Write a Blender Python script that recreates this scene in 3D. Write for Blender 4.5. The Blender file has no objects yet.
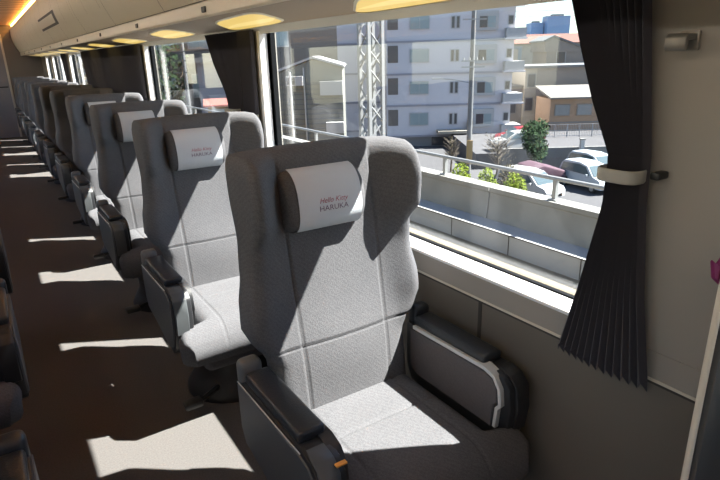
import bpy, bmesh, math, random
from mathutils import Vector, Matrix
random.seed(7)
scene = bpy.context.scene
COL = scene.collection
PI = math.pi

# ------------------------------------------------------------------ materials
def new_mat(name):
    m = bpy.data.materials.new(name); m.use_nodes = True
    nt = m.node_tree
    return m, nt, nt.nodes['Principled BSDF']

def mat(name, col, rough=.6, metal=0, var=0.0, vscale=20, bump=0.0, bscale=200, sheen=0, spec=.5, trans=0.0):
    m, nt, b = new_mat(name)
    b.inputs['Base Color'].default_value = (*col, 1)
    b.inputs['Roughness'].default_value = rough
    b.inputs['Metallic'].default_value = metal
    b.inputs['Specular IOR Level'].default_value = spec
    tc = nt.nodes.new('ShaderNodeTexCoord')
    if var > 0:
        n = nt.nodes.new('ShaderNodeTexNoise'); n.inputs['Scale'].default_value = vscale; n.inputs['Detail'].default_value = 4
        nt.links.new(tc.outputs['Object'], n.inputs['Vector'])
        r = nt.nodes.new('ShaderNodeMix'); r.data_type = 'RGBA'
        r.inputs['A'].default_value = (*[c*(1-var) for c in col], 1)
        r.inputs['B'].default_value = (*[min(1, c*(1+var)) for c in col], 1)
        nt.links.new(n.outputs['Fac'], r.inputs['Factor'])
        nt.links.new(r.outputs['Result'], b.inputs['Base Color'])
    if bump > 0:
        n2 = nt.nodes.new('ShaderNodeTexNoise'); n2.inputs['Scale'].default_value = bscale; n2.inputs['Detail'].default_value = 3
        nt.links.new(tc.outputs['Object'], n2.inputs['Vector'])
        bp = nt.nodes.new('ShaderNodeBump'); bp.inputs['Strength'].default_value = bump; bp.inputs['Distance'].default_value = .004
        nt.links.new(n2.outputs['Fac'], bp.inputs['Height'])
        nt.links.new(bp.outputs['Normal'], b.inputs['Normal'])
    if sheen: b.inputs['Sheen Weight'].default_value = sheen
    return m

def emit(name, col, strength):
    m, nt, b = new_mat(name)
    b.inputs['Base Color'].default_value = (.05, .05, .05, 1)
    b.inputs['Emission Color'].default_value = (*col, 1)
    b.inputs['Emission Strength'].default_value = strength
    return m

def fabric_mat(name, col, col2):
    # fine zig-zag moquette weave
    m, nt, b = new_mat(name)
    N = nt.nodes.new; L = nt.links.new
    tc = N('ShaderNodeTexCoord')
    mp = N('ShaderNodeMapping'); mp.inputs['Scale'].default_value = (1, .6, 1)
    L(tc.outputs['Object'], mp.inputs['Vector'])
    w = N('ShaderNodeTexWave'); w.wave_type = 'BANDS'; w.bands_direction = 'DIAGONAL'
    w.inputs['Scale'].default_value = 38; w.inputs['Distortion'].default_value = 9; w.inputs['Detail'].default_value = 2
    w.inputs['Detail Scale'].default_value = 6
    L(mp.outputs['Vector'], w.inputs['Vector'])
    n = N('ShaderNodeTexNoise'); n.inputs['Scale'].default_value = 260; n.inputs['Detail'].default_value = 2
    L(tc.outputs['Object'], n.inputs['Vector'])
    n2 = N('ShaderNodeTexNoise'); n2.inputs['Scale'].default_value = 5; n2.inputs['Detail'].default_value = 3
    L(tc.outputs['Object'], n2.inputs['Vector'])
    a = N('ShaderNodeMath'); a.operation = 'MULTIPLY_ADD'; a.inputs[1].default_value = .5
    L(w.outputs['Fac'], a.inputs[0]); 
    h = N('ShaderNodeMath'); h.operation = 'MULTIPLY'; h.inputs[1].default_value = .5
    L(n.outputs['Fac'], h.inputs[0]); L(h.outputs[0], a.inputs[2])
    mx = N('ShaderNodeMix'); mx.data_type = 'RGBA'
    mx.inputs['A'].default_value = (*col2, 1); mx.inputs['B'].default_value = (*col, 1)
    L(a.outputs[0], mx.inputs['Factor'])
    mx2 = N('ShaderNodeMix'); mx2.data_type = 'RGBA'; mx2.blend_type = 'MULTIPLY'; mx2.inputs['Factor'].default_value = .25
    L(mx.outputs['Result'], mx2.inputs['A']); L(n2.outputs['Fac'], mx2.inputs['B'])
    L(mx2.outputs['Result'], b.inputs['Base Color'])
    bp = N('ShaderNodeBump'); bp.inputs['Strength'].default_value = .35; bp.inputs['Distance'].default_value = .002
    L(a.outputs[0], bp.inputs['Height']); L(bp.outputs['Normal'], b.inputs['Normal'])
    b.inputs['Roughness'].default_value = .95; b.inputs['Specular IOR Level'].default_value = .15
    return m

def glass_mat(name, tint, refl=1.0):
    m = bpy.data.materials.new(name); m.use_nodes = True
    nt = m.node_tree; nt.nodes.clear(); N = nt.nodes.new; L = nt.links.new
    o = N('ShaderNodeOutputMaterial'); t = N('ShaderNodeBsdfTransparent'); g = N('ShaderNodeBsdfGlossy')
    t.inputs['Color'].default_value = (*tint, 1); g.inputs['Roughness'].default_value = .0
    g.inputs['Color'].default_value = (refl, refl, refl, 1)
    ge = N('ShaderNodeNewGeometry'); dt = N('ShaderNodeVectorMath'); dt.operation = 'DOT_PRODUCT'
    L(ge.outputs['Incoming'], dt.inputs[0]); L(ge.outputs['Normal'], dt.inputs[1])
    ab = N('ShaderNodeMath'); ab.operation = 'ABSOLUTE'; L(dt.outputs['Value'], ab.inputs[0])
    iv = N('ShaderNodeMath'); iv.operation = 'SUBTRACT'; iv.inputs[0].default_value = 1; L(ab.outputs[0], iv.inputs[1])
    pw = N('ShaderNodeMath'); pw.operation = 'POWER'; pw.inputs[1].default_value = 5; L(iv.outputs[0], pw.inputs[0])
    f = N('ShaderNodeMath'); f.operation = 'MULTIPLY_ADD'; f.inputs[1].default_value = .95; f.inputs[2].default_value = .045; L(pw.outputs[0], f.inputs[0])
    x = N('ShaderNodeMixShader')
    L(f.outputs[0], x.inputs['Fac']); L(t.outputs[0], x.inputs[1]); L(g.outputs[0], x.inputs[2]); L(x.outputs[0], o.inputs[0])
    return m

def curtain_mat(name, col, tl):
    m, nt, b = new_mat(name)
    N = nt.nodes.new; L = nt.links.new
    b.inputs['Base Color'].default_value = (*col, 1); b.inputs['Roughness'].default_value = .85
    b.inputs['Specular IOR Level'].default_value = .2; b.inputs['Sheen Weight'].default_value = .1
    t = N('ShaderNodeBsdfTranslucent'); t.inputs['Color'].default_value = (*tl, 1)
    a = N('ShaderNodeMixShader'); a.inputs['Fac'].default_value = .15
    o = nt.nodes['Material Output']
    L(b.outputs[0], a.inputs[1]); L(t.outputs[0], a.inputs[2]); L(a.outputs[0], o.inputs['Surface'])
    return m

M = {}
M['fabric'] = fabric_mat('seat_fabric', (.153, .152, .162), (.086, .087, .096))
M['fabric_side'] = mat('seat_shell_fabric', (.10, .095, .10), .9, var=.2, vscale=120, bump=.3, bscale=300, spec=.2)
M['arm_black'] = mat('arm_black_plastic', (.022, .023, .026), .42, bump=.12, bscale=500)
M['arm_pad'] = mat('arm_pad_vinyl', (.028, .032, .038), .33, bump=.25, bscale=260)
M['arm_panel'] = mat('arm_panel_fabric', (.125, .115, .118), .85, var=.18, vscale=200, bump=.25, bscale=400, spec=.2)
M['arm_shell'] = mat('arm_shell_grey', (.075, .082, .088), .5, bump=.1, bscale=500)
M['arm_trim'] = mat('arm_trim_plastic', (.62, .63, .62), .4)
M['knob'] = mat('arm_cap_grey', (.13, .125, .12), .5)
M['orange'] = mat('orange_mark', (.75, .33, .06), .5)
M['dark_metal'] = mat('pedestal_black', (.025, .024, .024), .5, bump=.1)
M['towel'] = mat('cover_cloth', (.52, .55, .59), .9, bump=.25, bscale=350, spec=.1)
M['ink_dark'] = mat('ink_plum', (.16, .10, .16), .8)
M['ink_red'] = mat('ink_maroon', (.35, .08, .12), .8)
M['carpet'] = mat('aisle_carpet', (.108, .101, .098), .97, var=.35, vscale=160, bump=.5, bscale=420, spec=.1)
M['wall'] = mat('wall_laminate', (.30, .28, .255), .55, var=.03, vscale=3)
M['wall_low_shade'] = mat('lower_wall_shaded', (.135, .12, .10), .6, var=.05, vscale=4)  # wall tone darkened, the shade below the sill is put into the colour
M['wall_far'] = mat('end_wall_laminate', (.17, .155, .145), .6, var=.04, vscale=4)
M['groove'] = mat('groove_dark', (.04, .035, .03), .7)
M['trim_pale'] = mat('trim_pale', (.62, .58, .50), .4)
M['frame_white'] = mat('window_frame_white', (.83, .83, .84), .4)
M['gasket'] = mat('rubber_gasket', (.015, .016, .018), .8, spec=0)
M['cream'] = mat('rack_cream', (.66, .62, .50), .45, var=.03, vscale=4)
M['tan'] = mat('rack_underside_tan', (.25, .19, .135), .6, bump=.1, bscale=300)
M['lip'] = mat('rack_lip', (.64, .60, .50), .4)
M['latch'] = mat('latch_dark', (.02, .02, .02), .5)
M['lens'] = emit('lamp_lens_yellow', (1.0, .70, .18), .56)
M['lens_core'] = emit('lamp_tube_yellow', (1.0, .76, .27), .64)
M['cove'] = emit('cove_light_orange', (1.0, .45, .10), 26)
M['cove_fill'] = emit('cove_fill_pale', (1.0, .96, .88), 23)
M['hook'] = mat('brushed_steel', (.22, .21, .195), .4, metal=.4)
M['curtain'] = curtain_mat('curtain_cloth', (.068, .066, .082), (.14, .085, .065))
M['tie'] = mat('tie_cream', (.36, .35, .32), .7, bump=.15)
M['glass'] = glass_mat('window_glass', (.95, .97, .97))
M['door'] = mat('end_door_grey', (.20, .21, .25), .5, var=.05)
M['steel'] = mat('steel_strip', (.55, .53, .50), .35, metal=.8)
M['panel_dark'] = mat('panel_dark', (.06, .06, .062), .6, bump=.1)
M['magenta'] = mat('magenta_cloth', (.20, .012, .10), .7)
# wood-like ceiling slats
def slat_mat():
    m, nt, b = new_mat('ceiling_slats')
    N = nt.nodes.new; L = nt.links.new
    tc = N('ShaderNodeTexCoord'); w = N('ShaderNodeTexWave'); w.bands_direction = 'Y'
    w.inputs['Scale'].default_value = 1.1; w.inputs['Distortion'].default_value = .3
    L(tc.outputs['Object'], w.inputs['Vector'])
    r = N('ShaderNodeValToRGB'); r.color_ramp.elements[0].color = (.42, .24, .13, 1); r.color_ramp.elements[1].color = (.80, .60, .40, 1)
    r.color_ramp.elements[0].position = .25; r.color_ramp.elements[1].position = .55
    L(w.outputs['Fac'], r.inputs['Fac']); L(r.outputs[0], b.inputs['Base Color'])
    b.inputs['Roughness'].default_value = .5
    return m
M['slats'] = slat_mat()
# outside
M['asphalt'] = mat('asphalt', (.062, .062, .068), .95, var=.2, vscale=.6)
M['concrete'] = mat('parapet_concrete', (.20, .198, .185), .9, var=.22, vscale=2.5, bump=.3, bscale=40)
M['concrete_dark'] = mat('lot_wall_concrete', (.15, .15, .145), .9, var=.2, vscale=1.5)
M['ballast'] = mat('ballast', (.125, .10, .066), .95, var=.45, vscale=22, bump=.9, bscale=30)
M['walkway'] = mat('walkway_concrete', (.26, .265, .27), .9, var=.12, vscale=2)
M['rail'] = mat('rail_galvanised', (.25, .255, .255), .45, metal=.2)
M['rust'] = mat('rail_steel', (0.174, 0.124, 0.087), .5, metal=.5)
M['mast'] = mat('mast_paint_white', (.2, .205, .21), .5)
M['pole'] = mat('pole_concrete_grey', (.13, .135, .14), .8)
M['apt'] = mat('apartment_wall', (.49, .475, .50), .85, var=.04, vscale=.4)
M['apt_band'] = mat('apartment_band', (0.260, 0.254, 0.285), .8)
M['apt_base'] = mat('apartment_base', (.22, .22, .22), .85, var=.1, vscale=.5)
M['white'] = mat('white_paint', (.33, .33, .33), .6)
M['pane_teal'] = mat('window_pane_teal', (0.211, 0.267, 0.285), .2)
M['pane_dark'] = mat('window_pane_dark', (0.062, 0.062, 0.068), .15)
M['pane_grey'] = mat('window_pane_grey', (0.186, 0.192, 0.192), .2)
M['recess'] = mat('recess_brown', (0.136, 0.118, 0.105), .8)
M['house_grey'] = mat('house_taupe', (.20, .18, .16), .85, var=.08, vscale=1)
M['house_orange'] = mat('house_orange', (.30, .20, .13), .85, var=.06, vscale=1)
M['roof_pale'] = mat('roof_pale', (.13, .122, .11), .7)
M['roof_grey'] = mat('roof_grey', (.11, .115, .12), .7)
M['house_blue'] = mat('house_pale_blue', (.25, .31, .32), .8)
M['tower_blue'] = mat('tower_blue', (.22, .32, .47), .5, var=.1, vscale=.1)
M['brick_red'] = mat('far_red_roof', (.12, .048, .036), .8, var=.15, vscale=.2)
M['shed'] = mat('shed_siding', (.15, .152, .135), .7, var=.08, vscale=2)
M['beige'] = mat('beige_wall', (.30, .27, .22), .85, var=.1, vscale=1)
M['yellow'] = mat('ochre_paint', (.30, .19, .06), .7)
M['coral'] = mat('coral_awning', (.26, .09, .07), .7)
M['leaf'] = mat('leaf_green', (.03, .05, .028), .7, spec=0, var=.5, vscale=4)
M['leaf_lime'] = mat('leaf_lime', (.13, .17, .03), .7, spec=0, var=.4, vscale=4)
M['leaf_dull'] = mat('leaf_dull', (.075, .066, .045), .8, spec=0, var=.4, vscale=4)
M['twig'] = mat('bare_twig', (.11, .09, .07), .9, var=.2, vscale=5)
M['bark'] = mat('bark', (0.099, 0.074, 0.056), .9, var=.3, vscale=10)
M['car_white'] = mat('car_paint_white', (.36, .365, .37), .25)
M['car_silver'] = mat('car_paint_silver_blue', (.34, .38, .42), .3)
M['car_red'] = mat('car_paint_red', (.22, .025, .03), .3)
M['car_glass'] = mat('car_glass', (0.062, 0.087, 0.099), .08)
M['tyre'] = mat('tyre', (0.012, 0.012, 0.012), .8)
M['tarp'] = mat('tarp_plum', (.065, .03, .048), .8, var=.2, vscale=3)
M['teal'] = mat('car_teal', (0.050, 0.087, 0.099), .4)
M['wire'] = mat('wire_black', (0.050, 0.050, 0.056), .6)
M['headlamp'] = mat('headlamp', (0.465, 0.484, 0.496), .1)

# ------------------------------------------------------------------ helpers
def link(name, bm, m, parent=None, smooth=False):
    bmesh.ops.recalc_face_normals(bm, faces=bm.faces[:])
    me = bpy.data.meshes.new(name); bm.to_mesh(me); bm.free()
    if isinstance(m, (list, tuple)):
        for x in m: me.materials.append(x)
    else: me.materials.append(m)
    if smooth:
        for p in me.polygons: p.use_smooth = True
    o = bpy.data.objects.new(name, me); COL.objects.link(o)
    if parent: o.parent = parent
    return o

def soft(o, ang=40):
    for p in o.data.polygons: p.use_smooth = True
    try: o.data.set_sharp_from_angle(angle=math.radians(ang))
    except Exception: pass
    return o

def tag(o, label, cat, group=None, kind=None):
    o['label'] = label; o['category'] = cat
    if group: o['group'] = group
    if kind: o['kind'] = kind
    return o

def thing(name, loc, label, cat, group=None, rz=0):
    o = bpy.data.objects.new(name, None); COL.objects.link(o)
    o.empty_display_size = .05
    o.location = loc; o.rotation_euler = (0, 0, rz)
    return tag(o, label, cat, group)

def structure(name, bm, m, parent=None, smooth=False):
    o = link(name, bm, m, parent, smooth)
    if not parent: o['kind'] = 'structure'
    return o

def copy_tree(o, parent=None):
    c = o.copy(); COL.objects.link(c)
    if parent: c.parent = parent
    for ch in list(o.children): copy_tree(ch, c)
    return c

def BM(): return bmesh.new()

def box(bm, x0, x1, y0, y1, z0, z1, bev=0, seg=2):
    r = bmesh.ops.create_cube(bm, size=1)
    vs = r['verts']
    for v in vs:
        v.co = Vector((x0+(v.co.x+.5)*(x1-x0), y0+(v.co.y+.5)*(y1-y0), z0+(v.co.z+.5)*(z1-z0)))
    if bev > 0:
        es = list({e for v in vs for e in v.link_edges})
        bmesh.ops.bevel(bm, geom=es, offset=bev, segments=seg, profile=.5, affect='EDGES')
    return bm

def tube(bm, pts, r, n=8, r2=None, caps=True):
    pts = [Vector(p) for p in pts]; rings = []
    for i, p in enumerate(pts):
        a = pts[max(i-1, 0)]; b = pts[min(i+1, len(pts)-1)]
        d = (b-a).normalized()
        up = Vector((0, 0, 1)) if abs(d.z) < .95 else Vector((1, 0, 0))
        s = d.cross(up).normalized(); t = s.cross(d)
        rr = r if r2 is None else r+(r2-r)*i/(len(pts)-1)
        rings.append([bm.verts.new(p+(s*math.cos(2*PI*k/n)+t*math.sin(2*PI*k/n))*rr) for k in range(n)])
    for i in range(len(rings)-1):
        for k in range(n):
            bm.faces.new((rings[i][k], rings[i][(k+1) % n], rings[i+1][(k+1) % n], rings[i+1][k]))
    if caps:
        bm.faces.new(rings[0]); bm.faces.new(rings[-1][::-1])
    return bm

def prism(bm, poly, axis, a, b, bev=0, seg=2):
    """polygon in the two other axes extruded along axis from a to b"""
    def P(u, v, w):
        return {'x': (w, u, v), 'y': (u, w, v), 'z': (u, v, w)}[axis]
    A = [bm.verts.new(P(u, v, a)) for u, v in poly]; B = [bm.verts.new(P(u, v, b)) for u, v in poly]
    n = len(poly); fs = [bm.faces.new(A), bm.faces.new(B[::-1])]
    for i in range(n): fs.append(bm.faces.new((A[i], B[i], B[(i+1) % n], A[(i+1) % n])))
    if bev > 0:
        bmesh.ops.recalc_face_normals(bm, faces=fs)
        es = list({e for f in fs for e in f.edges if len(e.link_faces) == 2 and e.calc_face_angle(0) > .3})
        bmesh.ops.bevel(bm, geom=es, offset=bev, segments=seg, profile=.5, affect='EDGES')
    return bm

def lerp_tab(tab, x):
    if x <= tab[0][0]: return tab[0][1]
    for (a, p), (b, q) in zip(tab, tab[1:]):
        if x <= b:
            t = (x-a)/(b-a); t = t*t*(3-2*t)
            return p+(q-p)*t
    return tab[-1][1]

def lin_tab(tab, x):
    if x <= tab[0][0]: return tab[0][1]
    for (a, p), (b, q) in zip(tab, tab[1:]):
        if x <= b: return p+(q-p)*(x-a)/(b-a)
    return tab[-1][1]

def edge_round(d, r):
    if d >= r: return 0
    k = 1-max(d, 0)/r
    return r*(1-math.sqrt(max(0, 1-k*k)))

# ------------------------------------------------------------------ room shell
XW, XL = 1.20, -1.40
Y0, Y1 = -2.3, 14.06
WIN0, WLEN, WP = .72, 1.93, 2.32
bays = [(WIN0+WP*k, WIN0+WP*k+WLEN) for k in range(-1, 6)]
bays[-1] = (bays[-1][0], 13.1); bays[0] = (bays[0][0], .08)
GZ0, GZ1 = .835, 1.66

bm = BM(); box(bm, XL-.1, XW+.05, Y0, Y1+.1, -.06, 0)
structure('floor', bm, M['carpet'])

# right wall : below the windows, above them, and the pillars between
bm = BM()
box(bm, 1.170, XW+.05, Y0, Y1, .0, .75)
box(bm, 1.16, XW+.05, Y0, Y1, .757, GZ0-.012)
box(bm, XW, XW+.05, Y0, Y1, GZ1, 2.3)
edges = [Y0]+[v for b in bays for v in b]+[Y1]
for i in range(0, len(edges), 2):
    box(bm, XW, XW+.05, edges[i], edges[i+1], GZ0-.012, GZ1)
    if edges[i+1]-edges[i] > .25: box(bm, 1.163, XW+.01, edges[i]+(.03 if i else 0), edges[i+1]-(.012 if i+2 < len(edges) else 0), GZ0-.012, 1.64)
structure('wall_right', bm, M['wall'])
bm = BM(); box(bm, 1.165, 1.170, Y0, Y1, .0, .75)
structure('trim_5', bm, M['wall_low_shade'])  # thin skin carrying the painted-in shade of the lower wall
# joint line and vertical grooves in the lower wall
bm = BM(); box(bm, 1.158, 1.17, Y0, Y1, .750, .757)
structure('trim_1', bm, M['trim_pale'])
bm = BM(); box(bm, 1.1625, 1.17, Y0, Y1, .741, .750)
for k in range(-6, 12):
    y = 1.125+WP/2*k
    if y < Y1-.1: box(bm, 1.1632, 1.17, y-.007, y+.007, .06, .742)
structure('trim_2', bm, M['groove'])
bm = BM(); box(bm, 1.14, 1.165, Y0, Y1, 0, .09, .004)
structure('baseboard_right', bm, M['dark_metal'])

for k, (a, b) in enumerate(bays):
    # white frame with black rubber gasket and pane
    bm = BM()
    box(bm, 1.160, XW+.03, b, b+.0295, GZ0, 1.6, .003)
    box(bm, 1.160, XW+.03, a-.0115, a, GZ0, 1.6, .003)
    box(bm, 1.155, XW+.045, a-.012, b+.03, GZ0-.012, GZ0, .004)
    w = structure('window_%d' % (k+1), bm, M['frame_white'])
    bm = BM()
    box(bm, XW+.014, XW+.038, b-.014, b, GZ0, GZ1)
    box(bm, XW+.014, XW+.038, a, a+.014, GZ0, GZ1)
    box(bm, XW+.030, XW+.045, a, b, GZ0, GZ0+.005)
    link('gasket', bm, M['gasket'], w)
    bm = BM(); box(bm, XW+.039, XW+.046, a, b, GZ0, GZ1)
    link('pane', bm, M['glass'], w)

# left wall with its own windows (out of the frame, they let daylight in)
bm = BM()
box(bm, XL-.05, XL, Y0, Y1, 0, GZ0); box(bm, XL-.05, XL, Y0, Y1, GZ1, 2.3)
for i in range(0, len(edges), 2): box(bm, XL-.05, XL, edges[i], edges[i+1], GZ0, GZ1)
structure('wall_left', bm, M['wall'])
# end wall with sliding door
bm = BM()
box(bm, .50, XW, Y1, Y1+.06, 0, 2.3); box(bm, XL, -.24, Y1, Y1+.06, 0, 2.3); box(bm, -.24, .50, Y1, Y1+.06, 2.02, 2.3)
structure('wall_far', bm, M['wall_far'])
bm = BM(); box(bm, -.24, .50, Y1+.02, Y1+.05, 0, 2.02)
d = structure('door_1', bm, M['door'])
bm = BM(); box(bm, .12, .46, Y1+.008, Y1+.02, 1.02, 1.04); link('rail', bm, M['gasket'], d)
bm = BM(); box(bm, .483, .52, Y1-.025, Y1+.02, 0, 2.06, .004); structure('trim_3', bm, M['steel'])
bm = BM(); box(bm, XL, XW, Y0-.06, Y0, 0, 2.3); structure('wall_near', bm, M['wall'])  # unseen wall, set close behind to cut fill light on the seat fronts
# ceiling : flat middle of warm slats between two cream shoulders
bm = BM(); box(bm, XL, XW, Y0, Y1, 2.23, 2.29)
structure('ceiling', bm, M['slats'])

# right-hand shoulder and luggage rack
def sweep(bm, prof, y0, y1, ny=1):
    R = [[bm.verts.new((x, y0+(y1-y0)*j/ny, z)) for x, z in prof] for j in range(ny+1)]
    for j in range(ny):
        for i in range(len(prof)-1): bm.faces.new((R[j][i], R[j][i+1], R[j+1][i+1], R[j+1][i]))
    return R
def rack(sign, cx, name, label):
    T = lambda x: x if sign > 0 else cx-x
    root = thing(name, (T(1.0), Y0, 1.62), label, 'luggage rack')
    off = Vector((T(1.0), Y0, 1.62))
    def put(n, prof_closed, m, y0=Y0+.01, y1=Y1-.01, bev=0):
        bm = BM(); prism(bm, [(T(x)-off.x, z-off.z) for x, z in prof_closed], 'y', y0-off.y, y1-off.y, bev)
        return link(n, bm, m, root)
    # curved door skin, closed body behind
    skin = []
    for i in range(13):
        t = i/12
        skin.append((.800-.10*t-.075*math.sin(PI*t)*.6, 1.700+.445*t))
    body = skin+[(.70, 2.165), (.76, 2.215), (1.195, 2.215), (1.195, 1.70)]
    b = put('body', body, M['cream']); soft(b, 35)
    put('lip', [(.80, 1.637), (.795, 1.645), (.797, 1.694), (.80, 1.697), (.86, 1.697), (.86, 1.642)], M['lip'])
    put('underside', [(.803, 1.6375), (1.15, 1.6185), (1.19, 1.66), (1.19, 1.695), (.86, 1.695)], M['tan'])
    put('window_fascia', [(1.148, 1.619), (1.152, 1.614), (1.174, 1.588), (1.196, 1.590), (1.196, 1.66), (1.16, 1.66)], M['lip'])
    return root, put, T, skin
rk, put, T, skin = rack(1, 0, 'luggage_rack', 'long cream overhead luggage rack running above the right-hand windows')
off = Vector((1.0, Y0, 1.62))
# doors of the rack : thin raised seams and one latch each
for k in range(12):
    yc = 1.17+1.16*k
    if yc+.6 > Y1: break
    # joint between two doors, and the rounded outline near each door's end
    bm = BM(); sweep(bm, [(x-.0025-off.x, z-off.z) for x, z in skin], yc-.584-off.y, yc-.579-off.y)
    link('door_gap', bm, M['groove'], rk)
    for ya, yb in ((yc-.46, yc-.455), (yc+.06, yc+.065)):
        bm = BM(); sweep(bm, [(x-.002-off.x, z-off.z) for x, z in skin[3:10]], ya-off.y, yb-off.y)
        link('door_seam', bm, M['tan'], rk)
    bm = BM(); box(bm, .790-off.x, .80-off.x, yc-.022-off.y, yc+.022-off.y, 1.655-off.z, 1.678-off.z, .003)
    link('latch', bm, M['latch'], rk)
bm = BM(); 
sweep(bm, [(.799-off.x, 1.7005-off.z), (.7945-off.x, 1.6965-off.z)], .01, Y1-Y0-.02)
link('shadow_gap', bm, M['latch'], rk)
# ventilation hatch high on the rack skin
def skin_pt(t):
    i = min(int(t*12), 11); f = t*12-i
    return (skin[i][0]*(1-f)+skin[i+1][0]*f, skin[i][1]*(1-f)+skin[i+1][1]*f)
hv = thing('ceiling_vent', (skin_pt(.45)[0], 7.1, skin_pt(.45)[1]), 'small slotted vent hatch set in the cream rack skin', 'vent')
ho = Vector(hv.location)
for nm, ta, tb, ya, yb, m in (('hatch_frame', .28, .60, 6.2, 8.0, M['lip']), ('slot', .30, .35, 6.3, 7.9, M['latch']), ('slot', .53, .58, 6.3, 7.9, M['latch']), ('slot', .30, .58, 6.3, 6.48, M['latch'])):
    bm = BM(); e = .003 if nm == 'hatch_frame' else .005
    sweep(bm, [(skin_pt(ta+(tb-ta)*i/4)[0]-e-ho.x, skin_pt(ta+(tb-ta)*i/4)[1]-ho.z) for i in range(5)], ya-ho.y, yb-ho.y)
    link(nm, bm, m, hv)
lk, putl, Tl, skl = rack(-1, -.16, 'luggage_rack', 'cream overhead luggage rack above the left-hand seats, outside the frame')
# glowing cove strip at the edge of the warm ceiling
bm = BM(); box(bm, -.012, .012, -(Y1-Y0)/2+.05, (Y1-Y0)/2-.05, -.006, .006)
o = link('cove_light', bm, M['cove']); o.location = (.735, (Y0+Y1)/2, 2.218)
tag(o, 'warm orange strip light glowing along the ceiling edge at top left', 'light')

o2 = o.copy(); COL.objects.link(o2); o2.location = (-.16-.735, (Y0+Y1)/2, 2.218)  # unseen fill strip, added opposite to brighten the rack skin and ceiling
o2.data = o.data.copy(); o2.data.materials.clear(); o2.data.materials.append(M['cove_fill'])
o2['label'] = 'added pale fill strip along the opposite ceiling edge, unseen outside the frame'
# reading lamps
def lamp_poly(sc, rr, npts=8):
    P = [(.90, .12), (.85, -.42), (1.10, -.16), (1.135, .50)]
    cx = sum(p[0] for p in P)/4; cy = sum(p[1] for p in P)/4
    P = [Vector(((x-cx)*sc, (y-cy)*sc)) for x, y in P]
    out = []
    for i in range(4):
        a, p, b = P[i-1], P[i], P[(i+1) % 4]
        da = (a-p); db = (b-p)
        ra = min(rr, .48)
        A = p+da*ra; B = p+db*ra
        for k in range(npts):
            t = k/(npts-1)
            out.append((A*(1-t)**2+p*2*t*(1-t)+B*t*t))
    return [(v.x, v.y) for v in out], cx, cy
ordn = ['nearest', 'second', 'third', 'fourth', 'fifth', 'sixth', 'seventh', 'eighth', 'ninth', 'tenth', 'eleventh', 'twelfth']
slope = (1.6185-1.6375)/(1.15-.803)
for k in range(11):
    py, cx, cy = lamp_poly(1.09, .30)
    zc = 1.6375+slope*(cx-.803)
    t = thing('reading_lamp', (cx, 1.235+1.16*k+cy, zc), ('%s yellow reading lamp from the camera, flush under the luggage rack' % ordn[k]) if k else 'largest yellow reading lamp, cut by the top edge of the picture', 'lamp', 'reading lamps under the luggage rack')
    bm = BM(); vs = [bm.verts.new((x*1.06, y*1.04, slope*x-.0015)) for x, y in py]; vi = [bm.verts.new((x*.98, y*.985, slope*x-.006)) for x, y in py]
    for i in range(len(vs)): bm.faces.new((vs[i], vs[(i+1) % len(vs)], vi[(i+1) % len(vs)], vi[i]))
    link('rim', bm, M['lip'], t)
    bm = BM(); bm.faces.new([bm.verts.new((x*.98, y*.985, slope*x-.004)) for x, y in py]); link('lens', bm, M['lens'], t)
    bm = BM(); bm.faces.new([bm.verts.new((x*.30+.02, y*.80, slope*(x*.30+.02)-.0055)) for x, y in py]); link('tube', bm, M['lens_core'], t)

# ------------------------------------------------------------------ the seat
def yf(z): return -.025+(z-.45)*.15
WT = [(.36, .215), (.40, .232), (.62, .236), (.66, .25), (.70, .284), (.745, .302), (.80, .298), (.90, .280), (1.0, .272), (1.12, .277), (1.19, .276), (1.22, .270), (1.238, .260)]
FT = [(.60, .0), (.70, .016), (.80, .03), (.92, .03), (.98, .045), (1.06, .11), (1.15, .122), (1.20, .115), (1.238, .09)]
TOPZ = 1.238
def wing(ax, z):
    a0, a1 = .155, .258
    t = min(max((ax-a0)/(a1-a0), 0), 1)
    return lerp_tab(FT, z)*(.55*t+.45*t*t*(3-2*t))
def top_at(x): return TOPZ-.018*abs(x/.3)**3+.006
def back_front(x, z):
    w = lerp_tab(WT, z); y = yf(z)-wing(abs(x), z)
    # gentle lumbar swell
    y -= .018*math.exp(-((z-.62)/.14)**2)*(1-min(1, (abs(x)/.2)**2))
    return y
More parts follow.
